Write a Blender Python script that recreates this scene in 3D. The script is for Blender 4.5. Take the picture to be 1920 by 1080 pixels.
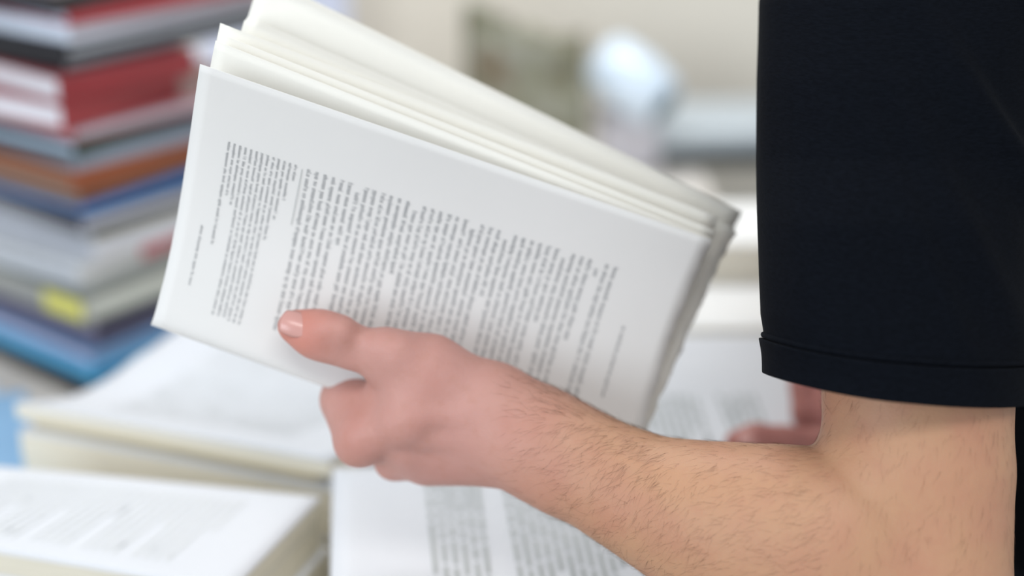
import bpy, bmesh, math, random
import numpy as np
from mathutils import Vector, Matrix, noise as mnoise

random.seed(7); rng = np.random.default_rng(7)
sc = bpy.context.scene
for o in list(bpy.data.objects): bpy.data.objects.remove(o)
C = sc.collection

# ------------------------------------------------------------------ camera, world, lights, exposure
PITCH = math.radians(22.0); CAMZ = 1.50; F = 1920 * 50 / 36.0; S = 0.86
cd = bpy.data.cameras.new('camera'); cam = bpy.data.objects.new('camera', cd); C.objects.link(cam)
cam.location = (0, 0, CAMZ); cam.rotation_euler = (math.pi / 2 - PITCH, 0, 0)
cd.lens = 50; cd.sensor_width = 36; cd.clip_start = 0.02
cd.dof.use_dof = True; cd.dof.focus_distance = 0.76; cd.dof.aperture_fstop = 1.7
sc.camera = cam
wd = bpy.data.worlds.new('world'); sc.world = wd; wd.use_nodes = True
wd.node_tree.nodes['Background'].inputs[0].default_value = (0.88, 0.94, 1.0, 1)
wd.node_tree.nodes['Background'].inputs[1].default_value = 0.74
def area(name, loc, size, power, col, target):
    l = bpy.data.lights.new(name, 'AREA'); l.shape = 'RECTANGLE'; l.size, l.size_y = size
    l.energy = power; l.color = col
    o = bpy.data.objects.new(name, l); C.objects.link(o); o.location = loc
    o.rotation_euler = (Vector(target) - Vector(loc)).to_track_quat('-Z', 'Y').to_euler()
    return o
area('ceiling_light_table', (-0.1, 1.75, 2.78), (1.5, 0.6), 24, (0.96, 0.98, 1.0), (-0.1, 1.75, 0))
area('ceiling_light_front', (0.2, -0.6, 2.78), (1.3, 0.6), 21, (1.0, 0.975, 0.94), (0.2, -0.6, 0))
area('window_fill_light', (-1.9, -1.5, 1.9), (1.8, 1.4), 42, (0.84, 0.92, 1.0), (0.0, 0.9, 1.0))  # unseen window light, added behind the camera to brighten upright faces
vs = sc.view_settings
vs.view_transform = 'Standard'; vs.look = 'None'; vs.gamma = 1.0; vs.use_curve_mapping = False
vs.exposure = -0.03

# ------------------------------------------------------------------ coordinates
RIGHT = np.array([1.0, 0, 0]); UP = np.array([0, math.sin(PITCH), math.cos(PITCH)])
FWD = np.array([0, math.cos(PITCH), -math.sin(PITCH)]); CAM = np.array([0, 0, CAMZ])
def P(px, py, d):
    """pixel + distance along the optical axis -> world point"""
    d = d * S
    return CAM + RIGHT * ((px - 960) / F * d) - UP * ((py - 540) / F * d) + FWD * d
def R(px, d): return px * d * S / F           # a length in pixels at that distance -> metres
def Z(z): return CAMZ - S * (1.58 - z)
def on(px, py, z):
    """pixel -> point on the horizontal plane of world height z"""
    r = RIGHT * ((px - 960) / F) - UP * ((py - 540) / F) + FWD
    return CAM + r * ((z - CAMZ) / r[2])
def project(p):
    q = np.asarray(p) - CAM; d = q @ FWD
    return 960 + F * (q @ RIGHT) / d, 540 - F * (q @ UP) / d, d

# ------------------------------------------------------------------ materials
def lin(c):
    if isinstance(c, str): c = [int(c[i:i + 2], 16) / 255 for i in (0, 2, 4)]
    return tuple((x / 12.92 if x <= 0.04045 else ((x + 0.055) / 1.055) ** 2.4) for x in c) + (1,)
def new_mat(name):
    m = bpy.data.materials.new(name); m.use_nodes = True
    nt = m.node_tree; return m, nt, nt.nodes['Principled BSDF']
def N(nt, typ, **kw):
    n = nt.nodes.new(typ)
    for k, v in kw.items():
        if k in n.inputs: n.inputs[k].default_value = v
        else: setattr(n, k, v)
    return n
def plain(name, col, rough=0.6, var=0.06, scale=30, bump=0.0, bscale=300, spec=0.4, stretch=None, metal=0):
    m, nt, b = new_mat(name); c = lin(col)
    tc = N(nt, 'ShaderNodeTexCoord'); mp = N(nt, 'ShaderNodeMapping')
    nt.links.new(tc.outputs['Object'], mp.inputs[0])
    if stretch: mp.inputs['Scale'].default_value = stretch
    nz = N(nt, 'ShaderNodeTexNoise', Scale=scale, Detail=4.0); nt.links.new(mp.outputs[0], nz.inputs['Vector'])
    rp = N(nt, 'ShaderNodeValToRGB')
    rp.color_ramp.elements[0].position = 0.3; rp.color_ramp.elements[1].position = 0.7
    rp.color_ramp.elements[0].color = tuple(x * (1 - var) for x in c[:3]) + (1,)
    rp.color_ramp.elements[1].color = tuple(min(1, x * (1 + var)) for x in c[:3]) + (1,)
    nt.links.new(nz.outputs['Fac'], rp.inputs[0]); nt.links.new(rp.outputs[0], b.inputs['Base Color'])
    b.inputs['Roughness'].default_value = rough; b.inputs['Specular IOR Level'].default_value = spec
    b.inputs['Metallic'].default_value = metal
    if bump:
        n2 = N(nt, 'ShaderNodeTexNoise', Scale=bscale, Detail=3.0); nt.links.new(mp.outputs[0], n2.inputs['Vector'])
        bp = N(nt, 'ShaderNodeBump', Strength=bump, Distance=0.002); nt.links.new(n2.outputs['Fac'], bp.inputs['Height'])
        nt.links.new(bp.outputs[0], b.inputs['Normal'])
    return m
def paper_mat(name, col, transl=0.14):
    m = plain(name, col, rough=0.75, var=0.012, scale=12, bump=0.05, bscale=900, spec=0.25)
    nt = m.node_tree; b = nt.nodes['Principled BSDF']; out = nt.nodes['Material Output']
    tr = N(nt, 'ShaderNodeBsdfTranslucent'); tr.inputs[0].default_value = lin(col)
    mx = N(nt, 'ShaderNodeMixShader'); mx.inputs[0].default_value = transl
    nt.links.new(b.outputs[0], mx.inputs[1]); nt.links.new(tr.outputs[0], mx.inputs[2])
    nt.links.new(mx.outputs[0], out.inputs[0]); return m
def edge_mat(name, col, scale=900):
    """a block of paper seen on its cut edge: fine horizontal layering"""
    m = plain(name, col, rough=0.85, var=0.07, scale=scale, spec=0.2, stretch=(0.02, 0.02, 1.0)); return m

M = {}
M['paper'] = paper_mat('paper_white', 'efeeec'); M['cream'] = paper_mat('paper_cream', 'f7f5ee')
M['stackpaper_shaded'] = paper_mat('paper_stack', 'd8dade', 0.05); M['bright'] = paper_mat('paper_bright', 'f2f2f0', 0.05)  # cool shade on the nearer stack tops is put into the darker colour
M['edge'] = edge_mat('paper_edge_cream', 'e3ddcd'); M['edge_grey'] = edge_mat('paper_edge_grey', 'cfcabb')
M['ink'] = plain('ink', '858789', 0.8, spec=0.1); M['ink_soft'] = plain('ink_soft', 'a9adac', 0.8, spec=0.1)
M['ink_faint'] = plain('ink_faint', 'd3d5d4', 0.8, spec=0.1)
M['wall'] = plain('wall_paint', 'e4ddd0', 0.85, 0.015, 6, 0.05, 120)
M['floor'] = plain('floor_lino', '8d8a84', 0.5, 0.08, 9)
M['table'] = plain('table_laminate', 'e9e2da', 0.45, 0.02, 20)
M['steel'] = plain('table_steel', '77797c', 0.4, metal=0.8)
M['grey'] = plain('device_grey', 'b9c1c6', 0.45, 0.03); M['dgrey'] = plain('device_dark', '2a3438', 0.5)

# ------------------------------------------------------------------ object helpers
def tag(o, label=None, cat=None, group=None, kind=None):
    if label: o['label'] = label
    if cat: o['category'] = cat
    if group: o['group'] = group
    if kind: o['kind'] = kind
    return o
def link(o, parent=None):
    C.objects.link(o)
    if parent is not None:
        o.parent = parent; o.matrix_parent_inverse = world_of(parent).inverted()
    return o
def world_of(o):
    m = Matrix.LocRotScale(o.location, o.rotation_euler, o.scale)
    return (world_of(o.parent) @ o.matrix_parent_inverse @ m) if o.parent else m
def empty(name, loc, rz=0):
    o = bpy.data.objects.new(name, None); o.empty_display_size = 0.05
    o.location = loc; o.rotation_euler = (0, 0, rz); C.objects.link(o); return o
def mesh(name, verts, faces, mat, parent=None, smooth=False):
    me = bpy.data.meshes.new(name); me.from_pydata([tuple(map(float, v)) for v in verts], [], [tuple(map(int, f)) for f in faces])
    me.update()
    if smooth: me.polygons.foreach_set('use_smooth', [True] * len(me.polygons))
    for m in (mat if isinstance(mat, (list, tuple)) else [mat]): me.materials.append(m)
    return link(bpy.data.objects.new(name, me), parent)
def bmobj(name, bm, mat, parent=None, smooth=False):
    me = bpy.data.meshes.new(name); bmesh.ops.recalc_face_normals(bm, faces=bm.faces); bm.to_mesh(me); bm.free()
    if smooth: me.polygons.foreach_set('use_smooth', [True] * len(me.polygons))
    for m in (mat if isinstance(mat, (list, tuple)) else [mat]): me.materials.append(m)
    return link(bpy.data.objects.new(name, me), parent)
def box_bm(x0, x1, y0, y1, z0, z1, bevel=0.0, seg=2):
    bm = bmesh.new(); bmesh.ops.create_cube(bm, size=1)
    bmesh.ops.scale(bm, vec=(x1 - x0, y1 - y0, z1 - z0), verts=bm.verts)
    bmesh.ops.translate(bm, vec=((x0 + x1) / 2, (y0 + y1) / 2, (z0 + z1) / 2), verts=bm.verts)
    if bevel: bmesh.ops.bevel(bm, geom=bm.edges[:], offset=bevel, segments=seg, affect='EDGES', profile=0.5)
    return bm
def grid(name, fn, nu, nv, mat, parent=None, thick=0.0, closed_u=False):
    vs_ = [fn(i / (nu if closed_u else nu - 1), j / (nv - 1)) for i in range(nu) for j in range(nv)]
    fs = []
    for i in range(nu if closed_u else nu - 1):
        k = (i + 1) % nu
        for j in range(nv - 1): fs.append((i * nv + j, k * nv + j, k * nv + j + 1, i * nv + j + 1))
    o = mesh(name, vs_, fs, mat, parent, True)
    if thick:
        s = o.modifiers.new('thickness', 'SOLIDIFY'); s.thickness = thick; s.offset = 0
    return o

# ------------------------------------------------------------------ the room
def struct(o): o['kind'] = 'structure'; return o
struct(bmobj('floor', box_bm(-3.2, 3.0, -1.6, 2.34, -0.06, 0.0), M['floor']))
struct(bmobj('wall_back', box_bm(-3.2, 3.0, 2.24, 2.34, 0.0, 2.9), M['wall']))
struct(bmobj('baseboard_back', box_bm(-3.2, 3.0, 2.222, 2.239, 0.0, 0.09, 0.004), plain('baseboard', 'cfcac0', 0.5)))

# work table
TZ = Z(0.88)
tb = empty('work_table', (-0.6, 1.36, 0)); tag(tb, 'large pale laminate work table against the beige wall, covered with paper stacks', 'table')
bmobj('tabletop', box_bm(-1.50, 0.27, 0.60, 2.12, TZ - 0.036, TZ, 0.004), M['table'], tb)
for x in (-1.44, 0.20):
    for y in (0.68, 2.04): bmobj('leg', box_bm(x - 0.025, x + 0.025, y - 0.025, y + 0.025, 0.0, TZ - 0.036, 0.003), M['steel'], tb)
for y in (0.68, 2.04): bmobj('rail', box_bm(-1.41, 0.17, y - 0.012, y + 0.012, TZ - 0.1, TZ - 0.04), M['steel'], tb)

# ------------------------------------------------------------------ print: letters as small inked marks on a surface
def print_lines(name, surf, lines, mat, parent, off=0.00012, fine=True, seed=1):
    """lines: (u centre, v0, v1, height in u, letter pitch in v). surf(u, v) -> (point, normal)"""
    r = random.Random(seed); V = []; Q = []
    def quad(u0, u1, v0, v1):
        k = len(V)
        for u, v in ((u0, v0), (u1, v0), (u1, v1), (u0, v1)):
            p, n = surf(u, v); V.append(p + n * off)
        Q.append((k, k + 1, k + 2, k + 3))
    for (u, v0, v1, h, pitch) in lines:
        v = v0
        while v < v1 - pitch:
            n = r.choice([2, 2, 3, 3, 4, 4, 5, 5, 6, 7, 8, 9, 10])
            for k in range(n):
                if v + pitch > v1: break
                if fine:
                    w = pitch * 0.20; kind = r.random()
                    a, b = u - h / 2, u + h / 2
                    asc = b + h * 0.55 if kind < 0.22 else b
                    dsc = a - h * 0.5 if 0.22 < kind < 0.32 else a
                    quad(dsc, asc, v + pitch * 0.08, v + pitch * 0.08 + w)
                    if kind > 0.12: quad(a, b, v + pitch * 0.56, v + pitch * 0.56 + w)
                    if r.random() < 0.75: quad(b - h * 0.2, b, v + pitch * 0.1, v + pitch * 0.72)
                    if r.random() < 0.6: quad(a, a + h * 0.2, v + pitch * 0.1, v + pitch * 0.72)
                v += pitch
            if not fine:
                s = max(v0, v - n * pitch)
                quad(u - h / 2, u + h / 2, s, v - pitch * 0.15)
            v += pitch * 0.75
    return tag(mesh(name, V, Q, mat, parent), kind='stuff')

# ------------------------------------------------------------------ the sheaf held in the left hand: nested folded gatherings
def fold_c(u): return P(291 + 880 * u, 588 + 316 * u, 0.952 + 0.066 * u)
LEAF = {  # leaf: top-left px, top-right px, distance at either end, curl of the leaf towards the viewer
    'f0': ((375, 120), (1335, 450), 0.875, 0.955, 0.42), 'f1': ((404, 76), (1337, 447), 0.886, 0.962, 0.36),
    'f2': ((409, 62), (1340, 432), 0.893, 0.968, 0.30), 'f3': ((413, 43), (1346, 407), 0.908, 0.982, 0.22),
    'f4': ((458, 38), (1376, 434), 0.928, 1.000, 0.16), 'f5': ((461, 35), (1377, 431), 0.936, 1.008, 0.14),
    'f6': ((464, 31), (1378, 427), 0.943, 1.015, 0.12),
    'b6': ((486, -38), (1387, 398), 0.951, 1.023, 0.09), 'b5': ((490, -43), (1389, 397), 0.957, 1.029, 0.07),
    'b4': ((491, -47), (1390, 397), 0.963, 1.035, 0.05), 'b3': ((492, -44), (1388, 399), 0.969, 1.041, 0.03),
    'b2': ((494, -40), (1386, 401), 0.975, 1.047, 0.01), 'b1': ((496, -36), (1384, 403), 0.981, 1.053, -0.02),
    'b0': ((498, -30), (1382, 405), 0.988, 1.060, -0.05)}
def unit(v): return v / np.linalg.norm(v)
def leaf_top(k, u):
    a, b, d0, d1, c = LEAF[k]; return P(a[0] + (b[0] - a[0]) * u, a[1] + (b[1] - a[1]) * u, d0 + (d1 - d0) * u)
def fold_frame(u):
    c = fold_c(u); ax = unit(fold_c(min(u + .01, 1.01)) - fold_c(u - .01))
    w = leaf_top('f4', u) - c; w = unit(w - ax * (w @ ax))
    n = np.cross(w, ax); n = n if n @ FWD < 0 else -n
    return c, ax, w, n
RAG = [0.0024 * mnoise.noise(Vector((i * 0.55, 3.3, 0))) + 0.0016 * (random.random() - .5) for i in range(400)]
def leaf_pt(k, u, t, r):
    """t = 0 at the fold, 1 at the free edge"""
    c, ax, w, n = fold_frame(u); s = 1 if k[0] == 'f' else -1
    p0 = c + n * (r * s); T = leaf_top(k, u); L = np.linalg.norm(T - p0); d = unit(T - p0); cv = LEAF[k][4]
    p1 = p0 + unit(0.45 * w + 0.55 * d - n * cv * 0.75) * L * 0.36; p2 = T - unit(d + n * cv) * L * 0.36
    q = 1 - t
    return p0 * q ** 3 + p1 * 3 * q * q * t + p2 * 3 * q * t * t + T * t ** 3
def sheet_fn(i, r):
    def fn(u, v):
        if v < 0.45: t = 1 - v / 0.45; p = leaf_pt('f%d' % i, u, t, r)
        elif v > 0.55: t = (v - 0.55) / 0.45; p = leaf_pt('b%d' % i, u, t, r)
        else:
            a = (v - 0.45) / 0.10 * math.pi; c, ax, w, n = fold_frame(u); t = 0
            p = c + n * (r * math.cos(a)) - w * (r * math.sin(a))
        if u > 0.999:                        # deckled, torn right-hand edge
            p = p + fold_frame(u)[1] * RAG[int(t * 120) + 17 * i + (130 if v > .5 else 0)]
        return p
    return fn
GROUPS = [('outer folded gathering of the held sheaf, its front page printed with footnotes', (0, 1, 2)),
          ('middle folded gathering of the held sheaf, plain cream leaves fanned behind the printed page', (3, 4)),
          ('innermost folded gathering of the held sheaf, its bright leaves standing highest', (5, 6))]
for lab, idx in GROUPS:
    g = empty('folded_gathering', tuple(fold_c(0.45))); tag(g, lab, 'paper', 'folded gatherings held in the left hand')
    for i in idx:
        r = 0.0068 - 0.00085 * i
        sh = grid('sheet', sheet_fn(i, r), 40, 70, M['paper'] if i == 0 else M['cream'], g, 0.0003)
        if i == 0: first_sheet = sh
def front_surf(u, v):
    f = lambda a, b: leaf_pt('f0', a, 1 - b, 0.0068)
    p = f(u, v); du = f(u + .004, v) - f(u - .004, v); dv = f(u, min(v + .01, 1)) - f(u, v - .01)
    n = unit(np.cross(du, dv)); return p, (n if n @ FWD < 0 else -n)
LN = []; r = random.Random(11)
par_first = {6, 13, 20, 24, 31, 35}                 # paragraph openings: indented
for k in range(38):
    u = 0.239 + k * 0.0166
    v0 = 0.262 - 0.035 * (k / 37); v1 = 0.915
    if k in par_first: v0 += 0.03
    if k + 0 in {j - 1 + 2 for j in par_first}: pass
    if k in {5, 12, 19, 23, 30, 34}: v1 = 0.34 + 0.40 * r.random()
    if k == 35: v1 = 0.30
    LN.append((u, v0, v1, 0.0062, 0.0103))
LN.append((0.905, 0.44, 0.74, 0.005, 0.0092))
for k in range(13):
    u = 0.078 + k * 0.0112; v0 = 0.262; v1 = 0.93
    if k == 0: v1 = 0.68
    if k in (1, 2): v1 = 0.46 + .1 * r.random()
    if k >= 9: v1 = 0.60 - 0.09 * (k - 9)
    LN.append((u, v0, v1, 0.0042, 0.0076))
LN.append((0.052, 0.62, 0.86, 0.004, 0.0076))
print_lines('print', front_surf, LN, M['ink'], first_sheet, off=0.00035)
def rule_q():
    V = []; 
    for u, v in ((0.2255, 0.27), (0.2268, 0.27), (0.2268, 0.50), (0.2255, 0.50)):
        p, n = front_surf(u, v); V.append(p + n * .00035)
    return mesh('footnote_rule', V, [(0, 1, 2, 3)], M['ink_soft'], first_sheet)
rule_q()

# ------------------------------------------------------------------ paper stacks on the table
def gathering_block(name, corners, z0, z1, hfn, mat_top, mat_edge, parent, n=24, jit=0.0006):
    """a block of sheets: bilinear plan, shaped top, slightly uneven layered sides"""
    c = [np.array(k) for k in corners]        # four plan corners, counter-clockwise
    def pl(s, t): return (c[0] * (1 - s) + c[1] * s) * (1 - t) + (c[3] * (1 - s) + c[2] * s) * t
    V = []; Fc = []; mi = []
    for i in range(n + 1):
        for j in range(n + 1):
            s, t = i / n, j / n; p = pl(s, t); V.append((p[0], p[1], z1 + hfn(s, t)))
    for i in range(n):
        for j in range(n):
            a = i * (n + 1) + j; Fc.append((a, a + n + 1, a + n + 2, a + 1)); mi.append(0)
    loop = [(i, 0) for i in range(n)] + [(n, j) for j in range(n)] + [(n - i, n) for i in range(n)] + [(0, n - j) for j in range(n)]
    rows = max(3, int((z1 - z0) / 0.0022)); prev = [i * (n + 1) + j for i, j in loop]
    cen = sum(c) / 4
    rr = random.Random(int(z1 * 1e5) + len(name))
    for k in range(1, rows + 1):
        f = k / rows; off = (rr.random() - .5) * 2 * jit if k < rows else 0; cur = []
        for i, j in loop:
            s, t = i / n, j / n; p = pl(s, t); d = p - cen; p = p + d / np.linalg.norm(d) * off
            cur.append(len(V)); V.append((p[0], p[1], z1 * (1 - f) + z0 * f + hfn(s, t) * (1 - f)))
        m = len(loop)
        for q in range(m):
            Fc.append((prev[q], cur[q], cur[(q + 1) % m], prev[(q + 1) % m])); mi.append(1 if k > 1 else 0)
        prev = cur
    Fc.append(tuple(prev)); mi.append(1)
    o = mesh(name, V, Fc, [mat_top, mat_edge], parent)
    o.data.polygons.foreach_set('material_index', mi)
    o.data.polygons.foreach_set('use_smooth', [f == 0 for f in mi])
    return o, (lambda s, t: (np.array([*pl(s, t), z1 + hfn(s, t)]), np.array([0, 0, 1.0])))
flat = lambda s, t: 0.0
def xy(*q): return [np.array(v) * S for v in q]
def stack(label, corners, tops, hfn=flat, group='stacks of unbound printed sheets', edges=None, top_mat=None):
    """tops: heights of each bundle from the table up (old units)"""
    cc = sum(corners) / 4; g = empty('paper_stack', (cc[0], cc[1], TZ)); tag(g, label, 'paper stack', group)
    z = TZ; surf = None; rr = random.Random(len(label))
    for k, t in enumerate(tops):
        last = k == len(tops) - 1
        off = np.array([rr.uniform(-.004, .004), rr.uniform(-.004, .004)]) if not last else np.zeros(2)
        o, surf = gathering_block('bundle', [c + off for c in corners], z + (0.0004 if k else 0.0002), Z(t), hfn if last else flat, top_mat or M['stackpaper_shaded'],
                            (edges or M['edge']), g)
        if last: top = o
        z = Z(t)
    return g, top, surf

# big printed stack under the hands
cA = xy((-.121, .78), (.286, .80), (.272, 1.036), (-.148, 1.030))
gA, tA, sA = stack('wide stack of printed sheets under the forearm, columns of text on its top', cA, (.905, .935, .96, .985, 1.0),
                   lambda s, t: 0.004 * math.exp(-((1 - t) / .06) ** 2) + 0.003 * math.sin(3 * s) * t)
LA = []
for k in range(42):
    u = 0.185 + k * 0.0185
    if k in (6, 7, 19, 30): continue
    LA.append((u, .06 + .03 * (k % 5 == 0), 0.97 if k % 6 else 0.62, .0085, .022))
print_lines('print', lambda u, v: sA(u, 1 - v), LA, M['ink_soft'], tA, off=0.0006, fine=False, seed=4)
cF = xy((.022, 1.046), (.270, 1.046), (.262, 1.30), (.016, 1.30))
gF, tF, sF = stack('square stack of printed sheets that the right hand rests on, behind the wide printed stack', cF, (.905, .935, .96, .985, 1.0),
                   lambda s, t: 0.004 * math.exp(-((1 - t) / .1) ** 2))
LF = [(.10 + k * .031, .50 + .03 * (k % 4 == 0), .97 if k % 5 else .8, .014, .021) for k in range(24) if k not in (17, 18)]
print_lines('print', lambda u, v: sF(u, 1 - v), LF, M['ink_soft'], tF, off=0.0006, fine=False, seed=5)

# stacks behind it
cC = xy((-.10, 1.312), (.30, 1.306), (.30, 1.42), (-.10, 1.426))
stack('low white stack of blank sheets just behind the stack under the right hand', cC, (.94, .98, 1.009), top_mat=M['bright'])
cD = xy((-.06, 1.432), (.302, 1.430), (.302, 1.575), (-.06, 1.578))
stack('taller stack of blank sheets with cream edges behind the low white stack', cD, (.93, .97, 1.008, 1.03, 1.052), top_mat=M['bright'])

# humped stack of two bundles, lower left
cB = xy((-.447, 1.147), (-.152, 1.040), (-.003, 1.186), (-.308, 1.300))
def hB(s, t):
    e = (1 - s) ** 0.7
    return e * (-0.012 * math.sin(math.pi * min(1, t / .62)) + 0.013 * math.exp(-((t - .92) / .2) ** 2)) * 1.0
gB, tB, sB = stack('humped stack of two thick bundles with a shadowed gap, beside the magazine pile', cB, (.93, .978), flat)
oB, sB = gathering_block('bundle', cB, Z(.990), Z(1.006), lambda s, t: hB(s, t), M['stackpaper_shaded'], M['edge'], gB)
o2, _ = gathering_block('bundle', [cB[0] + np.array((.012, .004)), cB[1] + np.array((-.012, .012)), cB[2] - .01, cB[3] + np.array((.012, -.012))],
                        Z(.9785), Z(.9896), flat, M['stackpaper_shaded'], plain('edge_tan', 'cdbf9c', .85), gB)
# flat stack, lower-left corner
cE = xy((-.520, .945), (-.2012, .8616), (-.1535, .992), (-.450, 1.040))
gE, tE, sE = stack('flat-topped stack of printed sheets, its corner against the wide printed stack', cE, (.92, .95, .98, 1.0),
                   lambda s, t: 0.0022 * math.sin(2.4 * s + 1), edges=M['edge_grey'])
LE = [(0.18 + k * .026, .14, .86 if k % 5 else .5, .008, .014) for k in range(26)]
print_lines('print', lambda u, v: sE(u, 1 - v), LE, M['ink_faint'], tE, off=0.0005, fine=False, seed=9)
print_lines('print', lambda u, v: sB(u, 1 - v), [(0.2 + k * .03, .16, .84, .008, .014) for k in range(20)], M['ink_faint'], oB, off=0.0005, fine=False, seed=12)

# ------------------------------------------------------------------ the pile of magazines and books
PB = (-.46, 1.423)
def pile_z(py):
    lo, hi = .5, 1.6
    for _ in range(40):
        m = (lo + hi) / 2; y = project((PB[0] * S, PB[1] * S, Z(m)))[1]
        if y > py: lo = m
        else: hi = m
    return Z(lo)
A1 = math.radians(54)                                  # direction of the faces that run away to the right
EA = np.array([math.cos(A1), math.sin(A1)]); EB = np.array([-math.sin(A1), math.cos(A1)])
_mc = {}
def cmat(c, kind='cover'):
    k = (c, kind)
    if k not in _mc: _mc[k] = edge_mat('pages_' + c, c, 600) if kind == 'pages' else plain('cover_' + c, c, 0.35, 0.05, 14, spec=0.5)
    return _mc[k]
def book(label, z0, z1, right, left, spine, la, lb, off, turn=0.0, name='magazine', cat='magazine', band=None, cover=None):
    """right / left: colours of the two faces seen; spine 'R', 'L' or None says which face is the bound one"""
    org = np.array(PB) * S + EA * off[0] + EB * off[1]
    g = empty(name, (org[0], org[1], z0), A1 + turn); tag(g, label, cat, 'pile of magazines and books')
    mw = world_of(g); z1 -= 0.0004; h = z1 - z0; t = min(0.0022, h * 0.2)
    def part(nm, x0, x1, y0, y1, za, zb, mat, bv=0.0006):
        bm = box_bm(x0, x1, y0, y1, za, zb, bv, 1); bm.transform(mw); return bmobj(nm, bm, mat, g)
    cov = cover or (right if spine == 'R' else left)
    if spine is None: cov = cover or right
    cm = cmat(cov)
    part('cover_back', 0, la, 0, lb, 0, t, cm); part('cover_front', 0, la, 0, lb, h - t, h, cm)
    ins = 0.003; y0 = 0.002 if spine == 'R' else ins; x0 = 0.002 if spine == 'L' else ins
    pg = left if spine == 'R' else right
    part('pages', x0, la - ins, y0, lb - ins, t, h - t, cmat(pg, 'pages'))
    if spine == 'R': part('spine', 0, la, 0, 0.002, t, h - t, cmat(right))
    if spine == 'L': part('spine', 0, 0.002, 0, lb, t, h - t, cmat(left))
    if spine is None: part('page_block', 0.0026, 0.02, 0.01, lb - .01, t, h - t, cmat(left, 'pages'))
    if band:                                            # a printed label band on the right-hand face
        if band[0] < 0: part('spine_label', -0.0012, 0.002, -band[1], -band[0], t, h - t, cmat(band[2]))
        else: part('spine_label', band[0], band[1], -0.0012, 0.002, t, h - t, cmat(band[2]))
    return g
ITEMS = [  # lower y, upper y, right face, left face, spine, size a, size b, offset, name, label, band
 (752, 706, '39421f', '0c0f16', 'L', .24, .27, (-.018, -.016), 'thick black book at the very bottom of the magazine pile', None),
 (706, 682, '2f7fb5', '4fa3cd', 'L', .27, .27, (-.012, -.012), 'bright cyan magazine, lowest of the two blue ones in the pile', None),
 (682, 657, '6f94bd', 'b9bdd6', 'R', .27, .27, (-.008, -.006), 'pale blue magazine lying on the bright cyan one', None),
 (657, 630, '4a4a66', '5d5f7c', 'L', .24, .25, (.002, -.002), 'slate purple magazine above the pale blue one', None),
 (630, 603, '2b3140', '8f8b9b', 'L', .23, .25, (.006, .002), 'grey lavender book with a dark navy side', None),
 (603, 557, 'ced4cf', '8d8f8c', 'L', .26, .24, (-.008, -.004), 'grey book with a yellow spine label near the foot of the pile', (-.06, -.002, 'cfca5e')),
 (557, 536, 'a9b0ae', '7b7f82', 'R', .25, .25, (.004, .004), 'thin grey magazine resting on the yellow-labelled book', None),
 (536, 496, 'd2d6da', 'b2b5ba', 'R', .26, .24, (-.006, .002), 'white magazine with a pink label on its side', (.08, .24, 'c46672')),
 (496, 466, 'd9dce4', '9ca0a8', 'R', .24, .25, (.010, -.004), 'white magazine over the pink-labelled one', None),
 (466, 442, '8f8a6a', 'b7b9bd', 'L', .25, .24, (.014, .002), 'grey magazine with an olive side in mid pile', None),
 (442, 410, 'c6cbdc', '232a3d', 'L', .25, .25, (.002, .0), 'dark navy book in mid pile', None),
 (410, 386, '3f8fd8', '8b8f98', 'R', .25, .24, (.010, .004), 'vivid blue magazine under the brown books', None),
 (386, 358, '7a4a33', '7f756c', 'R', .26, .24, (.004, -.002), 'brown magazine above the vivid blue one', None),
 (358, 326, 'a0542f', '8a6a56', 'R', .26, .25, (.0, .002), 'rust orange book in mid pile', None),
 (326, 298, '8c98a8', '747a82', 'R', .25, .25, (.006, .002), 'grey blue magazine on the rust orange book', None),
 (298, 270, '1e3527', 'a7b9cc', 'R', .23, .24, (.004, -.002), 'dark green book below the red binders', None),
 (270, 244, 'cfd2de', 'b5757b', 'L', .25, .25, (.006, .0), 'white magazine with a reddish spine under the red binders', None),
 (244, 193, '9a3036', 'd9d8de', 'R', .145, .27, (-.006, -.004), 'lower red binder of the pair, its white page edges showing', None),
 (193, 142, '933036', 'd3d2d8', 'R', .150, .27, (-.006, -.004), 'upper red binder of the pair, under the black folder', None),
 (142, 116, 'a3a7ad', '14141b', 'L', .25, .25, (.008, .004), 'black folder lying on the red binders', None),
 (116, 90, 'b9bfc6', '1c1b22', 'L', .25, .25, (.012, .002), 'charcoal folder with pale edges above the black one', None),
 (90, 52, 'd8d7e0', 'cbd4e2', 'L', .27, .24, (.016, .002), 'white magazine under the red one near the pile top', None),
 (52, 26, 'a8383e', 'c6cfe0', 'R', .27, .26, (.012, -.004), 'red magazine near the top of the pile', None),
 (26, -6, '2a2628', '3c3c44', 'R', .25, .25, (-.004, -.006), 'black magazine near the pile top', None),
 (-6, -32, 'c4b8ba', '4a4a52', 'R', .25, .25, (.012, .004), 'pinkish grey magazine on top of the pile', None)]
zprev = TZ
for k, (yb, yt, rc, lc, sp, la, lb, of, lab, band) in enumerate(ITEMS):
    z0 = zprev; z1 = pile_z(yt); lb2 = lb if lb > .1 else .24
    rr = random.Random(k * 3 + 1)
    thick = (z1 - z0) > 0.028
    book(lab, z0, z1, rc, lc, sp, la, lb2, of, rr.uniform(-.07, .07), 'binder' if 'binder' in lab else 'folder' if 'folder' in lab else 'book' if 'book' in lab else 'magazine',
         'binder' if 'binder' in lab else 'folder' if 'folder' in lab else 'book' if 'book' in lab else 'magazine', band)
    zprev = z1
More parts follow.
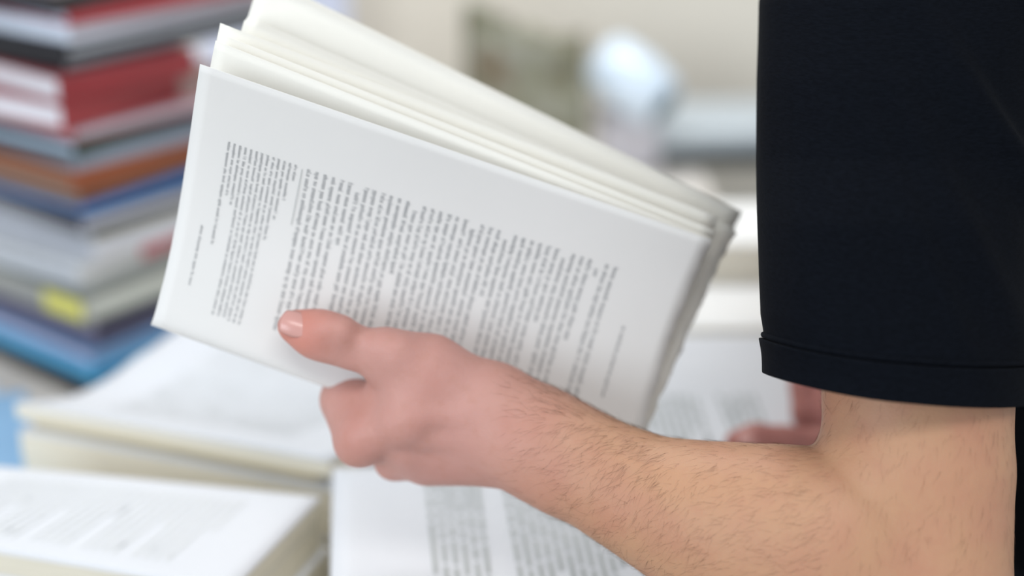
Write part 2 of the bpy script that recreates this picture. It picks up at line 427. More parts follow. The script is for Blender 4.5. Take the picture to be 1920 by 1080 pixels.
# magazines lying flat left of the humped stack
def flat_mag(label, px, py, z0, h, la, lb, rot, cov, pages):
    p = on(px, py, z0 + h); g = empty('magazine', (p[0], p[1], z0), rot); tag(g, label, 'magazine', 'loose magazines on the table'); mw = world_of(g)
    for nm, za, zb, m, i in (('cover_back', 0, .0012, cmat(cov), 0), ('pages', .0012, h - .0012, cmat(pages, 'pages'), .002), ('cover_front', h - .0012, h, cmat(cov), 0)):
        bm = box_bm(-la / 2 + i, la / 2 - i, -lb / 2 + i, lb / 2 - i, za, zb, .0004, 1); bm.transform(mw); bmobj(nm, bm, m, g)
flat_mag('pale blue-white magazine lying flat left of the humped stack', -215, 850, TZ, .022, .21, .28, .5, 'c3d3e6', 'dfe3e6')
flat_mag('sky blue magazine lying on the pale blue-white one', -170, 870, TZ + .022, .012, .19, .22, .35, '7fa6c8', 'd9dde0')

# ------------------------------------------------------------------ things at the back of the table
def lathe(name, prof, mat, parent, mw, n=40):
    V = []; Fc = []; m = len(prof)
    for i in range(n):
        a = 2 * math.pi * i / n
        for x, rr in prof: V.append(mw @ Vector((x, rr * math.cos(a), rr * math.sin(a))))
    for i in range(n):
        k = (i + 1) % n
        for j in range(m - 1): Fc.append((i * m + j, k * m + j, k * m + j + 1, i * m + j + 1))
    return mesh(name, V, Fc, mat, parent, True)
def camo():
    m, nt, b = new_mat('camouflage_canvas'); tc = N(nt, 'ShaderNodeTexCoord')
    nz = N(nt, 'ShaderNodeTexNoise', Scale=16.0, Detail=2.0); nt.links.new(tc.outputs['Object'], nz.inputs['Vector'])
    rp = N(nt, 'ShaderNodeValToRGB'); rp.color_ramp.interpolation = 'EASE'; cr = rp.color_ramp
    cols = [(0.30, '5d5a50'), (0.42, '74705c'), (0.50, '8a8a76'), (0.58, '98988c'), (0.68, '7c6f5a')]
    cr.elements[0].position, cr.elements[0].color = cols[0][0], lin(cols[0][1]); cr.elements[1].position, cr.elements[1].color = cols[-1][0], lin(cols[-1][1])
    for p, c in cols[1:-1]: e = cr.elements.new(p); e.color = lin(c)
    nt.links.new(nz.outputs['Fac'], rp.inputs[0]); nt.links.new(rp.outputs[0], b.inputs['Base Color']); b.inputs['Roughness'].default_value = .9
    return m
bx0 = on(872, 337, TZ); bx1 = on(1118, 337, TZ)
bag = empty('canvas_bag', ((bx0[0] + bx1[0]) / 2 - .005, bx0[1] + .075, TZ)); tag(bag, 'slouching camouflage canvas bag standing near the beige wall', 'bag')
bw = bx1[0] - bx0[0] - .014; bh = 0.197
def bag_fn(u, v):
    a = 2 * math.pi * u; e = 0.35
    cx = math.copysign(abs(math.cos(a)) ** e, math.cos(a)); cy = math.copysign(abs(math.sin(a)) ** e, math.sin(a))
    x = cx * bw / 2 * (1 + 0.03 * math.sin(v * 6)); y = cy * 0.06 * (1 - 0.35 * v)
    top = bh * (1 - 0.03 * (cx + 1) + (0.20 * max(0, -cx - .72) / .28) - 0.05 * math.sin(3 * cx) ** 2)
    z = top * v; q = mnoise.noise(Vector((x * 14, y * 14, z * 14)))
    return (bag.location.x + x * (1 + .04 * q), bag.location.y + y * (1 + .3 * q), TZ + max(0.0, z * (1 + .03 * q)))
def bag_top(u, v):
    p = np.array(bag_fn(u, 1.0)); c = np.array([bag.location.x, bag.location.y, TZ + bh * .9])
    return p * (1 - v) + np.array([p[0] * .25 + c[0] * .75, c[1], p[2] * .55 + c[2] * .45]) * v
CAMO = camo()
grid('body', bag_fn, 64, 16, CAMO, bag, closed_u=True); grid('folded_top', bag_top, 64, 5, CAMO, bag, closed_u=True)
bmobj('side_flap', box_bm(bag.location.x - bw / 2 - .003, bag.location.x - bw / 2 + .02, bag.location.y - .03, bag.location.y + .03, TZ + .06, TZ + bh * 1.16, .004), plain('flap_olive', '6a6c5c', .9), bag)

d0 = on(1136, 318, TZ); d1 = on(1420, 318, TZ)
dev = empty('desktop_device', (d0[0] + .2, d0[1] + .08, TZ)); tag(dev, 'flat pale grey desktop device with a dark gap under its front edge', 'device')
bmobj('housing', box_bm(d0[0], d0[0] + .44, d0[1] - .01, d0[1] + .17, TZ + .028, TZ + .060, .010, 3), M['grey'], dev)
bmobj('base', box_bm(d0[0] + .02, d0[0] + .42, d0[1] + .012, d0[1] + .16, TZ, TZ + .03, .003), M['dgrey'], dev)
bmobj('side_block', box_bm(d0[0] - .008, d0[0] + .075, d0[1] - .014, d0[1] + .12, TZ, TZ + .078, .010, 3), plain('device_pink_grey', 'c9c6cc', .5), dev)
rl = empty('plastic_roll', tuple(on(1172, 205, TZ + .085))); 
tag(rl, 'glossy bluish white roll of film resting tilted on the grey device', 'roll')
mw = Matrix.Translation(Vector(P(1188, 152, 2.29))) @ Matrix.Rotation(math.radians(34), 4, Vector((0, 1, 0))) @ Matrix.Rotation(math.radians(-30), 4, 'Z')
L2 = .056
lathe('film', [(-L2, .014), (-L2, .034), (-L2 + .006, .041), (0, .045), (L2 - .008, .040), (L2, .034), (L2, .016)], plain('film_gloss', 'd5e4f2', .12, .02, spec=.8), rl, mw)
lathe('core', [(-L2 + .002, .0138), (L2 - .004, .0158), (L2 + .006, .0165), (L2 + .006, .022), (L2 - .002, .026)], plain('core_dark', '5b7078', .5), rl, mw)

pf = P(560, 40, 2.50)
fo = empty('upright_folder', (pf[0], 2.16, TZ)); tag(fo, 'pale lavender folder standing upright against the beige wall', 'folder')
pe = P(648, 20, 2.45)
for nm, y0, y1, m, i in (('cover_front', 2.140, 2.142, cmat('ccd2e6'), 0), ('sheets', 2.142, 2.150, cmat('e6e6e2', 'pages'), .004), ('cover_back', 2.150, 2.152, cmat('ccd2e6'), 0)):
    bmobj(nm, box_bm(pe[0] - .23 + i, pe[0] - i, y0, y1, TZ, TZ + .245 - i, .0005, 1), m, fo)

# ------------------------------------------------------------------ implicit-surface modelling for the body
class Field:
    def __init__(s, lo, hi, h):
        s.lo = np.array(lo, float); s.h = h; s.n = np.ceil((np.array(hi) - s.lo) / h).astype(int) + 1
        s.d = np.full(s.n, 0.5, np.float32)
    def _sub(s, lo, hi):
        a = np.clip(np.floor((lo - s.lo) / s.h).astype(int), 0, s.n); b = np.clip(np.ceil((hi - s.lo) / s.h).astype(int) + 1, 0, s.n)
        if np.any(b <= a): return None
        g = [(s.lo[i] + s.h * np.arange(a[i], b[i])).astype(np.float32) for i in range(3)]
        return tuple(slice(a[i], b[i]) for i in range(3)), g[0][:, None, None], g[1][None, :, None], g[2][None, None, :]
    def _mix(s, sl, q, k, sub=False):
        d = s.d[sl]
        if sub:
            hh = np.clip(0.5 - 0.5 * (d + q) / k, 0, 1); s.d[sl] = d * (1 - hh) - q * hh + k * hh * (1 - hh)
        else:
            hh = np.clip(0.5 + 0.5 * (d - q) / k, 0, 1); s.d[sl] = d * (1 - hh) + q * hh - k * hh * (1 - hh)
    def cone(s, a, b, ra, rb, k=0.006, flat=1.0, fdir=FWD, sub=False):
        """tapered limb a->b; flat scales its half-width along fdir"""
        a = np.asarray(a, float); b = np.asarray(b, float); m = max(ra, rb) * max(1, flat) + k + 4 * s.h
        r = s._sub(np.minimum(a, b) - m, np.maximum(a, b) + m)
        if r is None: return
        sl, X, Y, Zz = r; ab = b - a; L2 = ab @ ab
        t = np.clip(((X - a[0]) * ab[0] + (Y - a[1]) * ab[1] + (Zz - a[2]) * ab[2]) / max(L2, 1e-12), 0, 1)
        ox = X - a[0] - t * ab[0]; oy = Y - a[1] - t * ab[1]; oz = Zz - a[2] - t * ab[2]
        rad = ra + (rb - ra) * t; o2 = ox * ox + oy * oy + oz * oz
        if flat == 1.0: q = np.sqrt(o2) - rad
        else:
            f = fdir - ab * (fdir @ ab) / max(L2, 1e-12); f = f / np.linalg.norm(f)
            w = ox * f[0] + oy * f[1] + oz * f[2]; rest = np.maximum(o2 - w * w, 0)
            k0 = np.sqrt(rest / rad ** 2 + w * w / (rad * flat) ** 2) + 1e-6; k1 = np.sqrt(rest / rad ** 4 + w * w / (rad * flat) ** 4) + 1e-6
            q = k0 * (k0 - 1) / k1
        s._mix(sl, q.astype(np.float32), k, sub)
    def chain(s, pts, k=0.006, flat=1.0, fdir=FWD):
        for i in range(len(pts) - 1):
            fl = flat
            s.cone(pts[i][0], pts[i + 1][0], pts[i][1], pts[i + 1][1], k, fl, fdir)
    def chain_sub(s, q, r):
        for a, b in zip(q, q[1:]): s.cone(P(*a), P(*b), R(r, a[2]), R(r, b[2]), .005, sub=True)
    def ball(s, c, r, k=0.006, sub=False):
        """ellipsoid along x, y, z"""
        c = np.asarray(c, float); r = np.ones(3) * r; m = r + k + 4 * s.h
        q = s._sub(c - m, c + m)
        if q is None: return
        sl, X, Y, Zz = q; x = (X - c[0]); y = (Y - c[1]); z = (Zz - c[2])
        k0 = np.sqrt((x / r[0]) ** 2 + (y / r[1]) ** 2 + (z / r[2]) ** 2) + 1e-6
        k1 = np.sqrt((x / r[0] ** 2) ** 2 + (y / r[1] ** 2) ** 2 + (z / r[2] ** 2) ** 2) + 1e-6
        s._mix(sl, (k0 * (k0 - 1) / k1).astype(np.float32), k, sub)
    def nets(s, smooth=2):
        d = s.d; n = s.n; ins = d < 0
        c = np.zeros(n - 1, np.int8)
        for i in (0, 1):
            for j in (0, 1):
                for k in (0, 1): c += ins[i:n[0] - 1 + i, j:n[1] - 1 + j, k:n[2] - 1 + k]
        act = np.argwhere((c > 0) & (c < 8)); idx = np.full(n - 1, -1, np.int32)
        idx[act[:, 0], act[:, 1], act[:, 2]] = np.arange(len(act))
        acc = np.zeros((len(act), 3)); cnt = np.zeros(len(act))
        co = [(i, j, k) for i in (0, 1) for j in (0, 1) for k in (0, 1)]
        for p in co:
            for ax in range(3):
                if p[ax]: continue
                q = list(p); q[ax] = 1
                a = d[tuple((act + p).T)]; b = d[tuple((act + q).T)]; m = (a < 0) != (b < 0)
                t = np.where(m, a / np.where(m, a - b, 1), 0)
                pos = np.array(p, float)[None] + np.zeros((len(act), 1)); pos[:, ax] = t
                acc += pos * m[:, None]; cnt += m
        V = s.lo + (act + acc / cnt[:, None]) * s.h
        faces = []
        for ax in range(3):
            u, v = (ax + 1) % 3, (ax + 2) % 3
            s0 = [slice(None)] * 3; s1 = [slice(None)] * 3; s0[ax] = slice(0, -1); s1[ax] = slice(1, None)
            A = ins[tuple(s0)]; B = ins[tuple(s1)]; e = np.argwhere(A != B)
            e = e[(e[:, u] > 0) & (e[:, v] > 0) & (e[:, u] < n[u] - 1) & (e[:, v] < n[v] - 1)]
            fl = A[tuple(e.T)]; q = []
            for du, dv in ((1, 1), (0, 1), (0, 0), (1, 0)):
                w = e.copy(); w[:, u] -= du; w[:, v] -= dv; q.append(idx[tuple(w.T)])
            q = np.stack(q, 1); q[~fl] = q[~fl][:, ::-1]; faces.append(q)
        Fq = np.concatenate(faces); Fq = Fq[(Fq >= 0).all(1)]
        for _ in range(smooth):
            sm = np.zeros_like(V); ct = np.zeros(len(V))
            for k in range(4):
                np.add.at(sm, Fq[:, k], V[Fq[:, (k + 1) % 4]]); np.add.at(ct, Fq[:, k], 1)
                np.add.at(sm, Fq[:, k], V[Fq[:, (k + 3) % 4]]); np.add.at(ct, Fq[:, k], 1)
            V = V * 0.5 + 0.5 * sm / np.maximum(ct, 1)[:, None]
        return V, Fq
def np_mesh(name, V, Fq, mat, parent):
    me = bpy.data.meshes.new(name); me.vertices.add(len(V)); me.vertices.foreach_set('co', V.astype(np.float32).ravel())
    me.loops.add(Fq.size); me.loops.foreach_set('vertex_index', Fq.astype(np.int32).ravel())
    me.polygons.add(len(Fq)); me.polygons.foreach_set('loop_start', np.arange(0, Fq.size, 4, dtype=np.int32))
    me.polygons.foreach_set('use_smooth', np.ones(len(Fq), bool)); me.update(calc_edges=True); me.validate()
    me.materials.append(mat); return link(bpy.data.objects.new(name, me), parent)

# ------------------------------------------------------------------ skin
def skin_mat():
    m, nt, b = new_mat('skin'); L = nt.links.new
    geo = N(nt, 'ShaderNodeNewGeometry')
    def dist_fac(p, r0, r1):
        vm = N(nt, 'ShaderNodeVectorMath', operation='DISTANCE'); L(geo.outputs['Position'], vm.inputs[0]); vm.inputs[1].default_value = tuple(p)
        mr = N(nt, 'ShaderNodeMapRange', interpolation_type='SMOOTHSTEP'); L(vm.outputs['Value'], mr.inputs[0])
        mr.inputs[1].default_value = r0; mr.inputs[2].default_value = r1; mr.inputs[3].default_value = 1; mr.inputs[4].default_value = 0
        return mr.outputs[0]
    def mix(fac, a, b_):
        mx = N(nt, 'ShaderNodeMix', data_type='RGBA'); L(fac, mx.inputs[0])
        for k, v in ((6, a), (7, b_)):
            if isinstance(v, str): mx.inputs[k].default_value = lin(v)
            else: L(v, mx.inputs[k])
        return mx.outputs[2]
    hand = dist_fac(P(690, 740, .95), .055, .16)
    col = mix(hand, 'b98d6e', 'c08f85')
    rh = dist_fac(P(1470, 800, 1.19), .06, .14); col = mix(rh, col, 'a86e66')
    nz = N(nt, 'ShaderNodeTexNoise', Scale=26.0, Detail=3.0); L(geo.outputs['Position'], nz.inputs['Vector'])
    mr = N(nt, 'ShaderNodeMapRange'); L(nz.outputs['Fac'], mr.inputs[0]); mr.inputs[1].default_value = .42; mr.inputs[2].default_value = .72; mr.inputs[3].default_value = 0; mr.inputs[4].default_value = .38
    col = mix(mr.outputs[0], col, 'b07263')
    n2 = N(nt, 'ShaderNodeTexNoise', Scale=140.0, Detail=3.0); L(geo.outputs['Position'], n2.inputs['Vector'])
    m2 = N(nt, 'ShaderNodeMapRange'); L(n2.outputs['Fac'], m2.inputs[0]); m2.inputs[1].default_value = .5; m2.inputs[2].default_value = .8; m2.inputs[3].default_value = 0; m2.inputs[4].default_value = .25
    col = mix(m2.outputs[0], col, 'ad7862')
    th = dist_fac(P(548, 612, .93), .006, .034)
    tm = N(nt, 'ShaderNodeMath', operation='MULTIPLY'); L(th, tm.inputs[0]); tm.inputs[1].default_value = .55
    col = mix(tm.outputs[0], col, 'cc7d6c')
    L(col, b.inputs['Base Color']); b.inputs['Roughness'].default_value = .52; b.inputs['Specular IOR Level'].default_value = .35
    b.inputs['Subsurface Weight'].default_value = .18; b.inputs['Subsurface Radius'].default_value = (.9, .35, .2); b.inputs['Subsurface Scale'].default_value = .006
    vo = N(nt, 'ShaderNodeTexVoronoi', Scale=900.0); L(geo.outputs['Position'], vo.inputs['Vector'])
    n3 = N(nt, 'ShaderNodeTexNoise', Scale=170.0, Detail=4.0); L(geo.outputs['Position'], n3.inputs['Vector'])
    ad = N(nt, 'ShaderNodeMath', operation='MULTIPLY_ADD'); L(vo.outputs['Distance'], ad.inputs[0]); ad.inputs[1].default_value = .35; L(n3.outputs['Fac'], ad.inputs[2])
    bp = N(nt, 'ShaderNodeBump', Strength=.22, Distance=.0012); L(ad.outputs[0], bp.inputs['Height']); L(bp.outputs[0], b.inputs['Normal'])
    return m
SKIN = skin_mat()
def st(px, py, d, r): return (P(px, py, d), R(r, d))

person = empty('person', (0.50, 1.02, 0)); tag(person, 'person in a black short-sleeved polo shirt leafing through a sheaf of printed sheets', 'person')

# left arm and hand
f = Field((-0.175, 0.545, 1.015), (0.325, 0.895, 1.33), 0.0016)
# forearm
f.chain([st(1725, 1092, .880, 165), st(1600, 1052, .884, 166), st(1480, 1028, .890, 156), st(1390, 1006, .897, 141), st(1300, 972, .906, 117), st(1200, 929, .917, 95),
         st(1120, 888, .926, 83), st(1050, 848, .934, 79), st(985, 815, .941, 82), st(930, 795, .947, 88)], .022, .80)
# upper arm (cross-section: long axis in the picture plane)
f.chain([st(1718, 1062, .882, 176), st(1719, 880, .885, 178), st(1720, 740, .890, 175), st(1730, 420, .915, 160), st(1790, 60, .955, 150)], .003, .80)
f.cone(P(1560, 960, .872), P(1330, 945, .893), R(88, .88), R(62, .9), .03)            # brachioradialis
f.cone(P(1040, 905, .934), P(985, 878, .945), R(30, .94), R(27, .945), .02)            # head of the ulna
# hand: metacarpals
f.cone(*[P(920, 772, .945), P(768, 785, .940)], R(52, .945), R(48, .94), .016, .75)
f.cone(P(925, 805, .949), P(770, 832, .954), R(50, .95), R(42, .955), .016, .8)
f.cone(P(925, 830, .958), P(792, 848, .968), R(46, .96), R(38, .968), .016, .9)
f.cone(P(930, 845, .966), P(825, 855, .980), R(42, .966), R(34, .98), .016, .9)
# thumb: metacarpal, ball, phalanges
f.cone(P(905, 752, .944), P(800, 700, .938), R(68, .944), R(66, .938), .020, .72)
f.cone(P(800, 700, .938), P(728, 672, .936), R(66, .938), R(47, .936), .014, .75)
f.chain([st(728, 672, .936, 47), st(655, 649, .937, 39), st(612, 634, .936, 42), st(585, 624, .935, 41), st(551, 612, .934, 31)], .006, .82)
f.cone(P(640, 618, .924), P(618, 612, .924), R(24, .924), R(22, .924), .012)            # thumb joint
f.cone(P(742, 655, .925), P(722, 648, .926), R(26, .925), R(24, .926), .014)            # thumb base knuckle
# web between thumb and index
f.cone(P(735, 705, .948), P(735, 770, .950), R(38, .948), R(42, .95), .012, .6)
# fingers closing under and behind the fold
FI = [[st(768, 785, .940, 45), st(680, 824, .960, 37), st(645, 748, .992, 40), st(652, 690, 1.004, 32), st(660, 655, 1.003, 25)],
      [st(770, 832, .954, 40), st(738, 864, .982, 35), st(706, 792, 1.018, 29), st(712, 728, 1.020, 26), st(718, 705, 1.018, 22)],
      [st(792, 848, .968, 36), st(782, 862, .999, 31), st(758, 800, 1.032, 27), st(764, 742, 1.034, 25), st(770, 720, 1.032, 21)],
      [st(825, 855, .980, 32), st(826, 860, 1.006, 27), st(808, 815, 1.032, 23), st(814, 770, 1.036, 21), st(820, 752, 1.034, 18)]]
for c in FI: f.chain(c, .004)
f.cone(P(768, 782, .932), P(752, 790, .935), R(30, .932), R(28, .935), .014)            # index knuckle
f.cone(P(650, 752, .980), P(676, 822, .962), R(40, .98), R(38, .962), .012)
f.cone(P(676, 822, .950), P(666, 838, .957), R(26, .95), R(26, .957), .010)
f.cone(P(690, 757, .966), P(690, 806, .958), R(34, .966), R(34, .958), .018)
f.cone(P(800, 868, .972), P(912, 858, .958), R(30, .972), R(34, .958), .018)            # edge of the palm
# tendons and veins under the skin
for a, b, ra in (((900, 778, .927), (790, 778, .925), 12), ((905, 805, .931), (795, 822, .938), 12)):
    f.cone(P(*a), P(*b), R(ra, .93), R(ra * .8, .93), .008)
vein = [(1360, 905, .868), (1270, 892, .882), (1180, 872, .895), (1095, 838, .908), (1020, 795, .920), (950, 765, .925), (880, 760, .924)]
for a, b in zip(vein, vein[1:]): f.cone(P(*a), P(*b), R(8, .9), R(8, .9), .006)
# creases over the thumb joint
for dx in (-10, 4, 16):
    f.cone(P(628 + dx, 600, .908), P(614 + dx, 650, .906), R(3, .91), R(3, .91), .003, sub=True)
Va, Fa = f.nets(3)

# right arm and hand
f2 = Field((0.10, 0.80, 0.985), (0.46, 1.32, 1.40), 0.0025)
w2 = P(1700, 795, 1.215)
f2.chain([((.285, 1.20, 1.36), .05), ((.335, 1.225, 1.11), .045)], .012)
f2.chain([((.335, 1.225, 1.10), .045), ((.315, 1.08, 1.065), .042), (w2 + np.array([.01, .03, .004]), .028), (w2, .026)], .015)
f2.cone(w2, P(1600, 775, 1.225), .027, .030, .014, .8)
f2.chain([st(1690, 820, 1.20, 46), st(1610, 838, 1.190, 40), st(1545, 836, 1.186, 33), st(1470, 832, 1.184, 32), st(1418, 829, 1.183, 34), st(1385, 832, 1.183, 28)], .006, .85)
for x0, y0, d0_, x1, y1 in ((1590, 742, 1.235, 1512, 735), (1600, 735, 1.262, 1535, 725), (1610, 735, 1.288, 1550, 725), (1620, 740, 1.31, 1565, 735)):
    f2.chain([st(x0, y0, d0_, 34), st(x1 - 2, y1 - 12, d0_ + .012, 30), st(x1, y1 + 40, d0_ + .004, 28), st(x1 + 8, y1 + 84, d0_ + .004, 25)], .003)
Vb, Fb = f2.nets(3)
# trunk, neck and head
f3 = Field((0.08, 0.72, 0.86), (0.68, 1.32, 1.82), 0.006)
for a, b, ra, rb in (((.50, 1.02, .95), (.46, 1.02, 1.12), .105, .10), ((.46, 1.02, 1.12), (.37, 1.02, 1.33), .10, .11)):
    f3.cone(a, b, ra, rb, .04, 1.35, np.array([0, 1.0, 0]))
f3.cone((.29, .86, 1.37), (.29, 1.18, 1.37), .05, .05, .06)
f3.cone((.31, 1.02, 1.38), (.25, 1.02, 1.50), .06, .052, .03)
f3.ball((.235, 1.02, 1.635), (.098, .076, .105), .02); f3.ball((.185, 1.02, 1.575), (.062, .054, .062), .03)
f3.cone((.142, 1.02, 1.635), (.122, 1.02, 1.600), .010, .016, .012); f3.cone((.150, .99, 1.562), (.150, 1.05, 1.562), .010, .010, .008)
f3.cone((.146, .975, 1.655), (.146, 1.065, 1.655), .012, .012, .012)
for s_ in (-1, 1):
    f3.ball((.240, 1.02 + s_ * .078, 1.62), (.020, .010, .032), .006); f3.ball((.148, 1.02 + s_ * .033, 1.632), (.012, .016, .009), .006, sub=True)
Vt, Ft = f3.nets(2)
V = np.concatenate([Va, Vb, Vt]); Fq = np.concatenate([Fa, Fb + len(Va), Ft + len(Va) + len(Vb)])
body = np_mesh('body', V, Fq, SKIN, person)

# hair on the head, eyes
f4 = Field((0.10, 0.90, 1.52), (0.38, 1.14, 1.78), 0.005)
f4.ball((.245, 1.02, 1.65), (.100, .080, .106), .01); f4.ball((.150, 1.02, 1.60), (.075, .11, .085), .01, sub=True); f4.ball((.27, 1.02, 1.52), (.09, .10, .05), .01, sub=True)
Vh, Fh = f4.nets(2); np_mesh('hair', Vh, Fh, plain('hair_brown', '33261d', .6, .2, 200), person)
for s_ in (-1, 1):
    bm = bmesh.new(); bmesh.ops.create_uvsphere(bm, u_segments=16, v_segments=10, radius=.012)
    bmesh.ops.translate(bm, vec=(.158, 1.02 + s_ * .033, 1.632), verts=bm.verts); bmobj('eye', bm, plain('eye', 'd8d5d0', .2), person, True)

# thumbnails
def nail(px, py, d, ax_px, side, rad, ln, wd, name='thumbnail', tilt=0.0):
    """curved plate on a digit: ax_px = picture direction towards the tip"""
    ax = unit(RIGHT * ax_px[0] - UP * ax_px[1]); nrm = -FWD + (RIGHT * side[0] - UP * side[1]); nrm = unit(nrm - ax * (nrm @ ax)); bi = np.cross(ax, nrm)
    c = P(px, py, d)
    def fn(u, v):
        a = (u * 2 - 1); b = (v * 2 - 1)
        ss = math.sqrt(max(0, 1 - 0.32 * b * b)); tt = math.sqrt(max(0, 1 - (0.30 if b > 0 else 0.75) * a * a))
        th = a * wd * ss / rad; l = b * ln * tt
        return c + nrm * (rad * math.cos(th) - .10 * rad * max(0, b) ** 2) + bi * (rad * math.sin(th)) + ax * l
    return grid(name, fn, 13, 13, NAILM, person, .0006)
NAILM = plain('nail', 'c9958c', .25, .04, 60, spec=.6)
nail(556, 615, .934, (-44, -14), (-.25, -.42), R(34, .934), R(29, .934), R(27, .934))
nail(1401, 830, 1.183, (-40, 0), (-.1, -.2), R(31, 1.183), R(20, 1.183), R(20, 1.183))

# arm hair
def arm_hair():
    me = body.data; n = len(Fa); c = Va[Fa].mean(1); e1 = Va[Fa[:, 2]] - Va[Fa[:, 0]]; e2 = Va[Fa[:, 3]] - Va[Fa[:, 1]]
    nr = np.cross(e1, e2); nr /= np.linalg.norm(nr, axis=1)[:, None] + 1e-12
    q = c - CAM; d = q @ FWD; px = 960 + F * q[:, 0] / d; py = 540 - F * (q @ UP) / d
    face = -(nr * (q / np.linalg.norm(q, axis=1)[:, None])).sum(1)
    w = np.clip((px - 930) / 120, 0, 1) * np.where(px < 1560, 1.0, 0.35) * (face > -.35)
    up_band = np.exp(-((py - (705 + .55 * (px - 950))) / 45) ** 2) * (px < 1250)
    w = w * (1 + 1.6 * up_band); w[px > 1900] = 0
    pick = rng.choice(n, 3400, p=w / w.sum()); V = []; Q = []
    for i in pick:
        p = c[i]; nn = nr[i]
        x = px[i]
        if x < 1560: dr = unit(-RIGHT * 0.75 - UP * (0.45 + .25 * math.sin(x * .012)) * (1 if py[i] > 790 else -.35))
        else: dr = unit(-RIGHT * .35 - UP * .9)
        dr = dr + rng.normal(0, .28, 3); dr = unit(dr - nn * (dr @ nn)); Ln = rng.uniform(.004, .011) * (1.25 if x < 1250 else 1)
        sd = np.cross(dr, nn); bend = rng.normal(0, .25); k0 = len(V); ns = 4
        for j in range(ns + 1):
            t = j / ns; cpt = p + dr * Ln * t + nn * Ln * (.30 * t - .20 * t * t) + sd * Ln * bend * t * t; rr = .000042 * (1 - .8 * t)
            for a in range(3):
                an = a * 2.094; V.append(cpt + sd * rr * math.cos(an) + nn * rr * math.sin(an))
        for j in range(ns):
            for a in range(3):
                b_ = (a + 1) % 3; Q.append((k0 + j * 3 + a, k0 + j * 3 + b_, k0 + j * 3 + 3 + b_, k0 + j * 3 + 3 + a))
    o = np_mesh('arm_hair', np.array(V), np.array(Q), plain('arm_hair', '6e513d', .5, .1), person); o['kind'] = 'stuff'
arm_hair()

# ------------------------------------------------------------------ clothes
def cloth(name, col):
    m, nt, b = new_mat(name); L = nt.links.new; geo = N(nt, 'ShaderNodeNewGeometry')
    mp = N(nt, 'ShaderNodeMapping'); mp.inputs['Scale'].default_value = (260, 260, 900); L(geo.outputs['Position'], mp.inputs[0])
    nz = N(nt, 'ShaderNodeTexNoise', Scale=1.0, Detail=3.0); L(mp.outputs[0], nz.inputs['Vector'])
    rp = N(nt, 'ShaderNodeValToRGB'); c = lin(col)
    rp.color_ramp.elements[0].position = .3; rp.color_ramp.elements[1].position = .75
    rp.color_ramp.elements[0].color = tuple(x * .8 for x in c[:3]) + (1,); rp.color_ramp.elements[1].color = tuple(x * 1.3 for x in c[:3]) + (1,)
    L(nz.outputs['Fac'], rp.inputs[0]); L(rp.outputs[0], b.inputs['Base Color'])
    b.inputs['Roughness'].default_value = .9; b.inputs['Specular IOR Level'].default_value = .05
    b.inputs['Sheen Weight'].default_value = .01; b.inputs['Sheen Roughness'].default_value = .4
    bp = N(nt, 'ShaderNodeBump', Strength=.35, Distance=.0008); L(nz.outputs['Fac'], bp.inputs['Height']); L(bp.outputs[0], b.inputs['Normal'])
    return m
SHIRT = cloth('shirt_black', '0a0d13')
fs = Field((0.08, 0.70, 0.82), (0.72, 1.34, 1.50), 0.006)
for a, b, ra, rb in (((.515, 1.02, .90), (.475, 1.02, 1.12), .122, .116), ((.475, 1.02, 1.12), (.375, 1.02, 1.33), .116, .122)):
    fs.cone(a, b, ra, rb, .05, 1.38, np.array([0, 1.0, 0]))
fs.cone((.285, .86, 1.375), (.285, 1.18, 1.375), .062, .062, .06)
fs.cone((.30, 1.02, 1.40), (.275, 1.02, 1.455), .072, .068, .03)
fs.chain([((.285, 1.19, 1.37), .075), ((.322, 1.215, 1.18), .068)], .03)
fs.cone(P(1768, -40, .950), P(1785, -190, .985), R(262, .95), R(200, .985), .03, .62)
fs.cone(P(1785, -170, .985), (.30, .93, 1.385), R(190, .985), .075, .05, .8)
Vs, Fs = fs.nets(3); shirt = np_mesh('shirt', Vs, Fs, SHIRT, person)
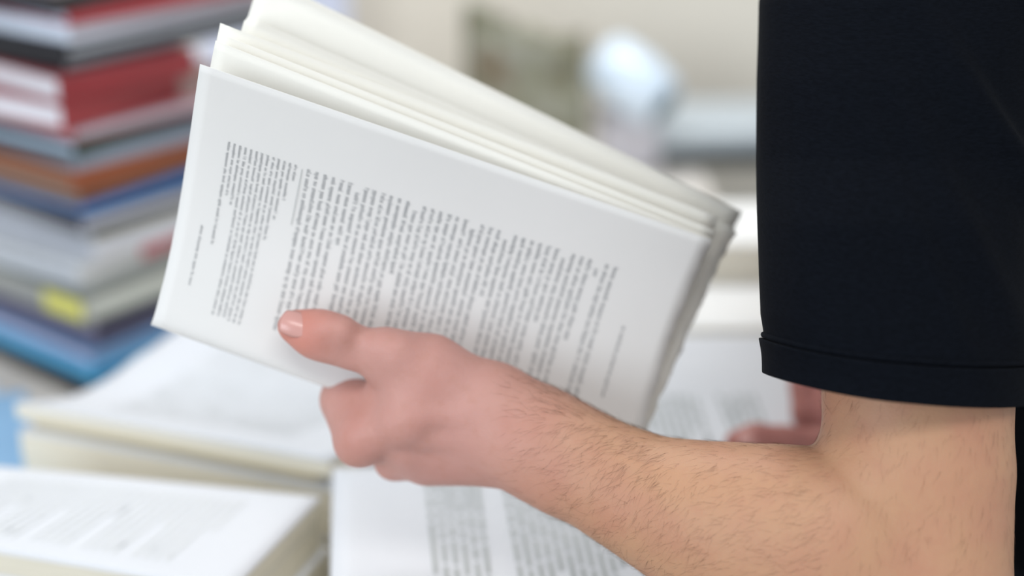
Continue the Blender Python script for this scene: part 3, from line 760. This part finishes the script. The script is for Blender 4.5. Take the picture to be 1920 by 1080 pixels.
# left sleeve: left contour, right contour, distance
SLV = [(-170, 1520, 2050, .970), (0, 1425, 2010, .945), (150, 1420, 1962, .93), (300, 1420, 1940, .92), (420, 1422, 1930, .902), (520, 1424, 1926, .895), (600, 1427, 1930, .890), (645, 1434, 1928, .888), (715, 1441, 1926, .886)]
def slv(v):
    x = v * (len(SLV) - 1); i = min(int(x), len(SLV) - 2); t = x - i
    return [SLV[i][k] * (1 - t) + SLV[i + 1][k] * t for k in range(4)]
def sleeve_pt(u, v, out=0.0):
    y, xl, xr, d = slv(v); a = 2 * math.pi * u
    cx, hw = (xl + xr) / 2, (xr - xl) / 2
    ca, sa = math.cos(a), math.sin(a)                       # ca = -1: front (left in the picture); sa > 0: towards the viewer
    dip = 0.0
    px = cx + hw * math.copysign(abs(ca) ** .92, ca); dd = d - sa * 0.070
    py = y + max(0, min(1, (v - .45) / .5)) * (28 + 30 * ca - 16 * ca * ca + (10 * sa))   # hem hangs lower at the back
    p = P(px, py, dd)
    # folds: diagonal drags from the shoulder to the back of the hem
    g = 0
    for cpx, slope, wd_, amp, y0 in ((1640, .42, 26, .0030, 250), (1745, .50, 34, .0042, 300), (1830, .62, 30, .0050, 200), (1560, .15, 40, .0022, 200), (1880, .55, 26, .0050, 260), (1500, .04, 30, .0015, 300)):
        g += amp * math.exp(-(((px - cpx) - slope * (py - y0)) / wd_) ** 2) * math.exp(-((py - y0 - 140) / 330) ** 2)
    g += .0012 * mnoise.noise(Vector((px * .006, py * .004, sa * 2)))
    g *= (1 if sa > 0 else .4) * max(0, 1 - max(0, v - .80) / .16)
    nrm = unit(RIGHT * ca * .075 - FWD * sa * .09)
    return p + nrm * (g + out)
grid('sleeve', lambda u, v: sleeve_pt(u, v), 200, 150, SHIRT, shirt, .0012, closed_u=True)
def hem_pt(u, v):
    # outer band turned up at the hem, with a rolled top edge
    if v < .12: w = .885; o = .0004 + .0028 * math.sin(v / .12 * math.pi / 2)
    elif v < .9: w = .885 + (v - .12) / .78 * .115; o = .0032 - .0006 * math.sin((v - .12) / .78 * math.pi)
    else: w = 1.0; o = .0032 - (v - .9) / .1 * .0055
    return sleeve_pt(u, w, o)
grid('sleeve_hem', hem_pt, 200, 30, SHIRT, shirt, .0008, closed_u=True)
def seam_pt(u, v):
    a = v * 2 * math.pi; p = sleeve_pt(u, .868, .0010 + .0013 * math.sin(a)); return p + UP * .0016 * math.cos(a)
grid('hem_seam', seam_pt, 200, 9, SHIRT, shirt, closed_u=True)

# trousers and shoes
ft = Field((0.28, 0.76, 0.02), (0.72, 1.28, 0.98), 0.008)
ft.cone((.515, 1.02, .92), (.515, 1.02, .86), .112, .115, .04, 1.35, np.array([0, 1.0, 0]))
for s_ in (-1, 1): ft.chain([((.515, 1.02 + s_ * .085, .86), .092), ((.50, 1.02 + s_ * .10, .48), .066), ((.515, 1.02 + s_ * .105, .07), .058)], .03)
Vp, Fp = ft.nets(2); np_mesh('trousers', Vp, Fp, cloth('trousers_dark', '23252c'), person)
for s_ in (-1, 1):
    fo_ = Field((0.30, 1.02 + s_ * .11 - .07, 0.0), (0.62, 1.02 + s_ * .11 + .07, 0.14), 0.006)
    fo_.cone((.54, 1.02 + s_ * .105, .050), (.40, 1.02 + s_ * .115, .040), .042, .038, .03); fo_.cone((.52, 1.02 + s_ * .105, .05), (.52, 1.02 + s_ * .105, .10), .042, .045, .03)
    Vq, Fq_ = fo_.nets(1); Vq[:, 2] = np.maximum(Vq[:, 2], .001); np_mesh('shoe', Vq, Fq_, plain('shoe_black', '191919', .4), person)
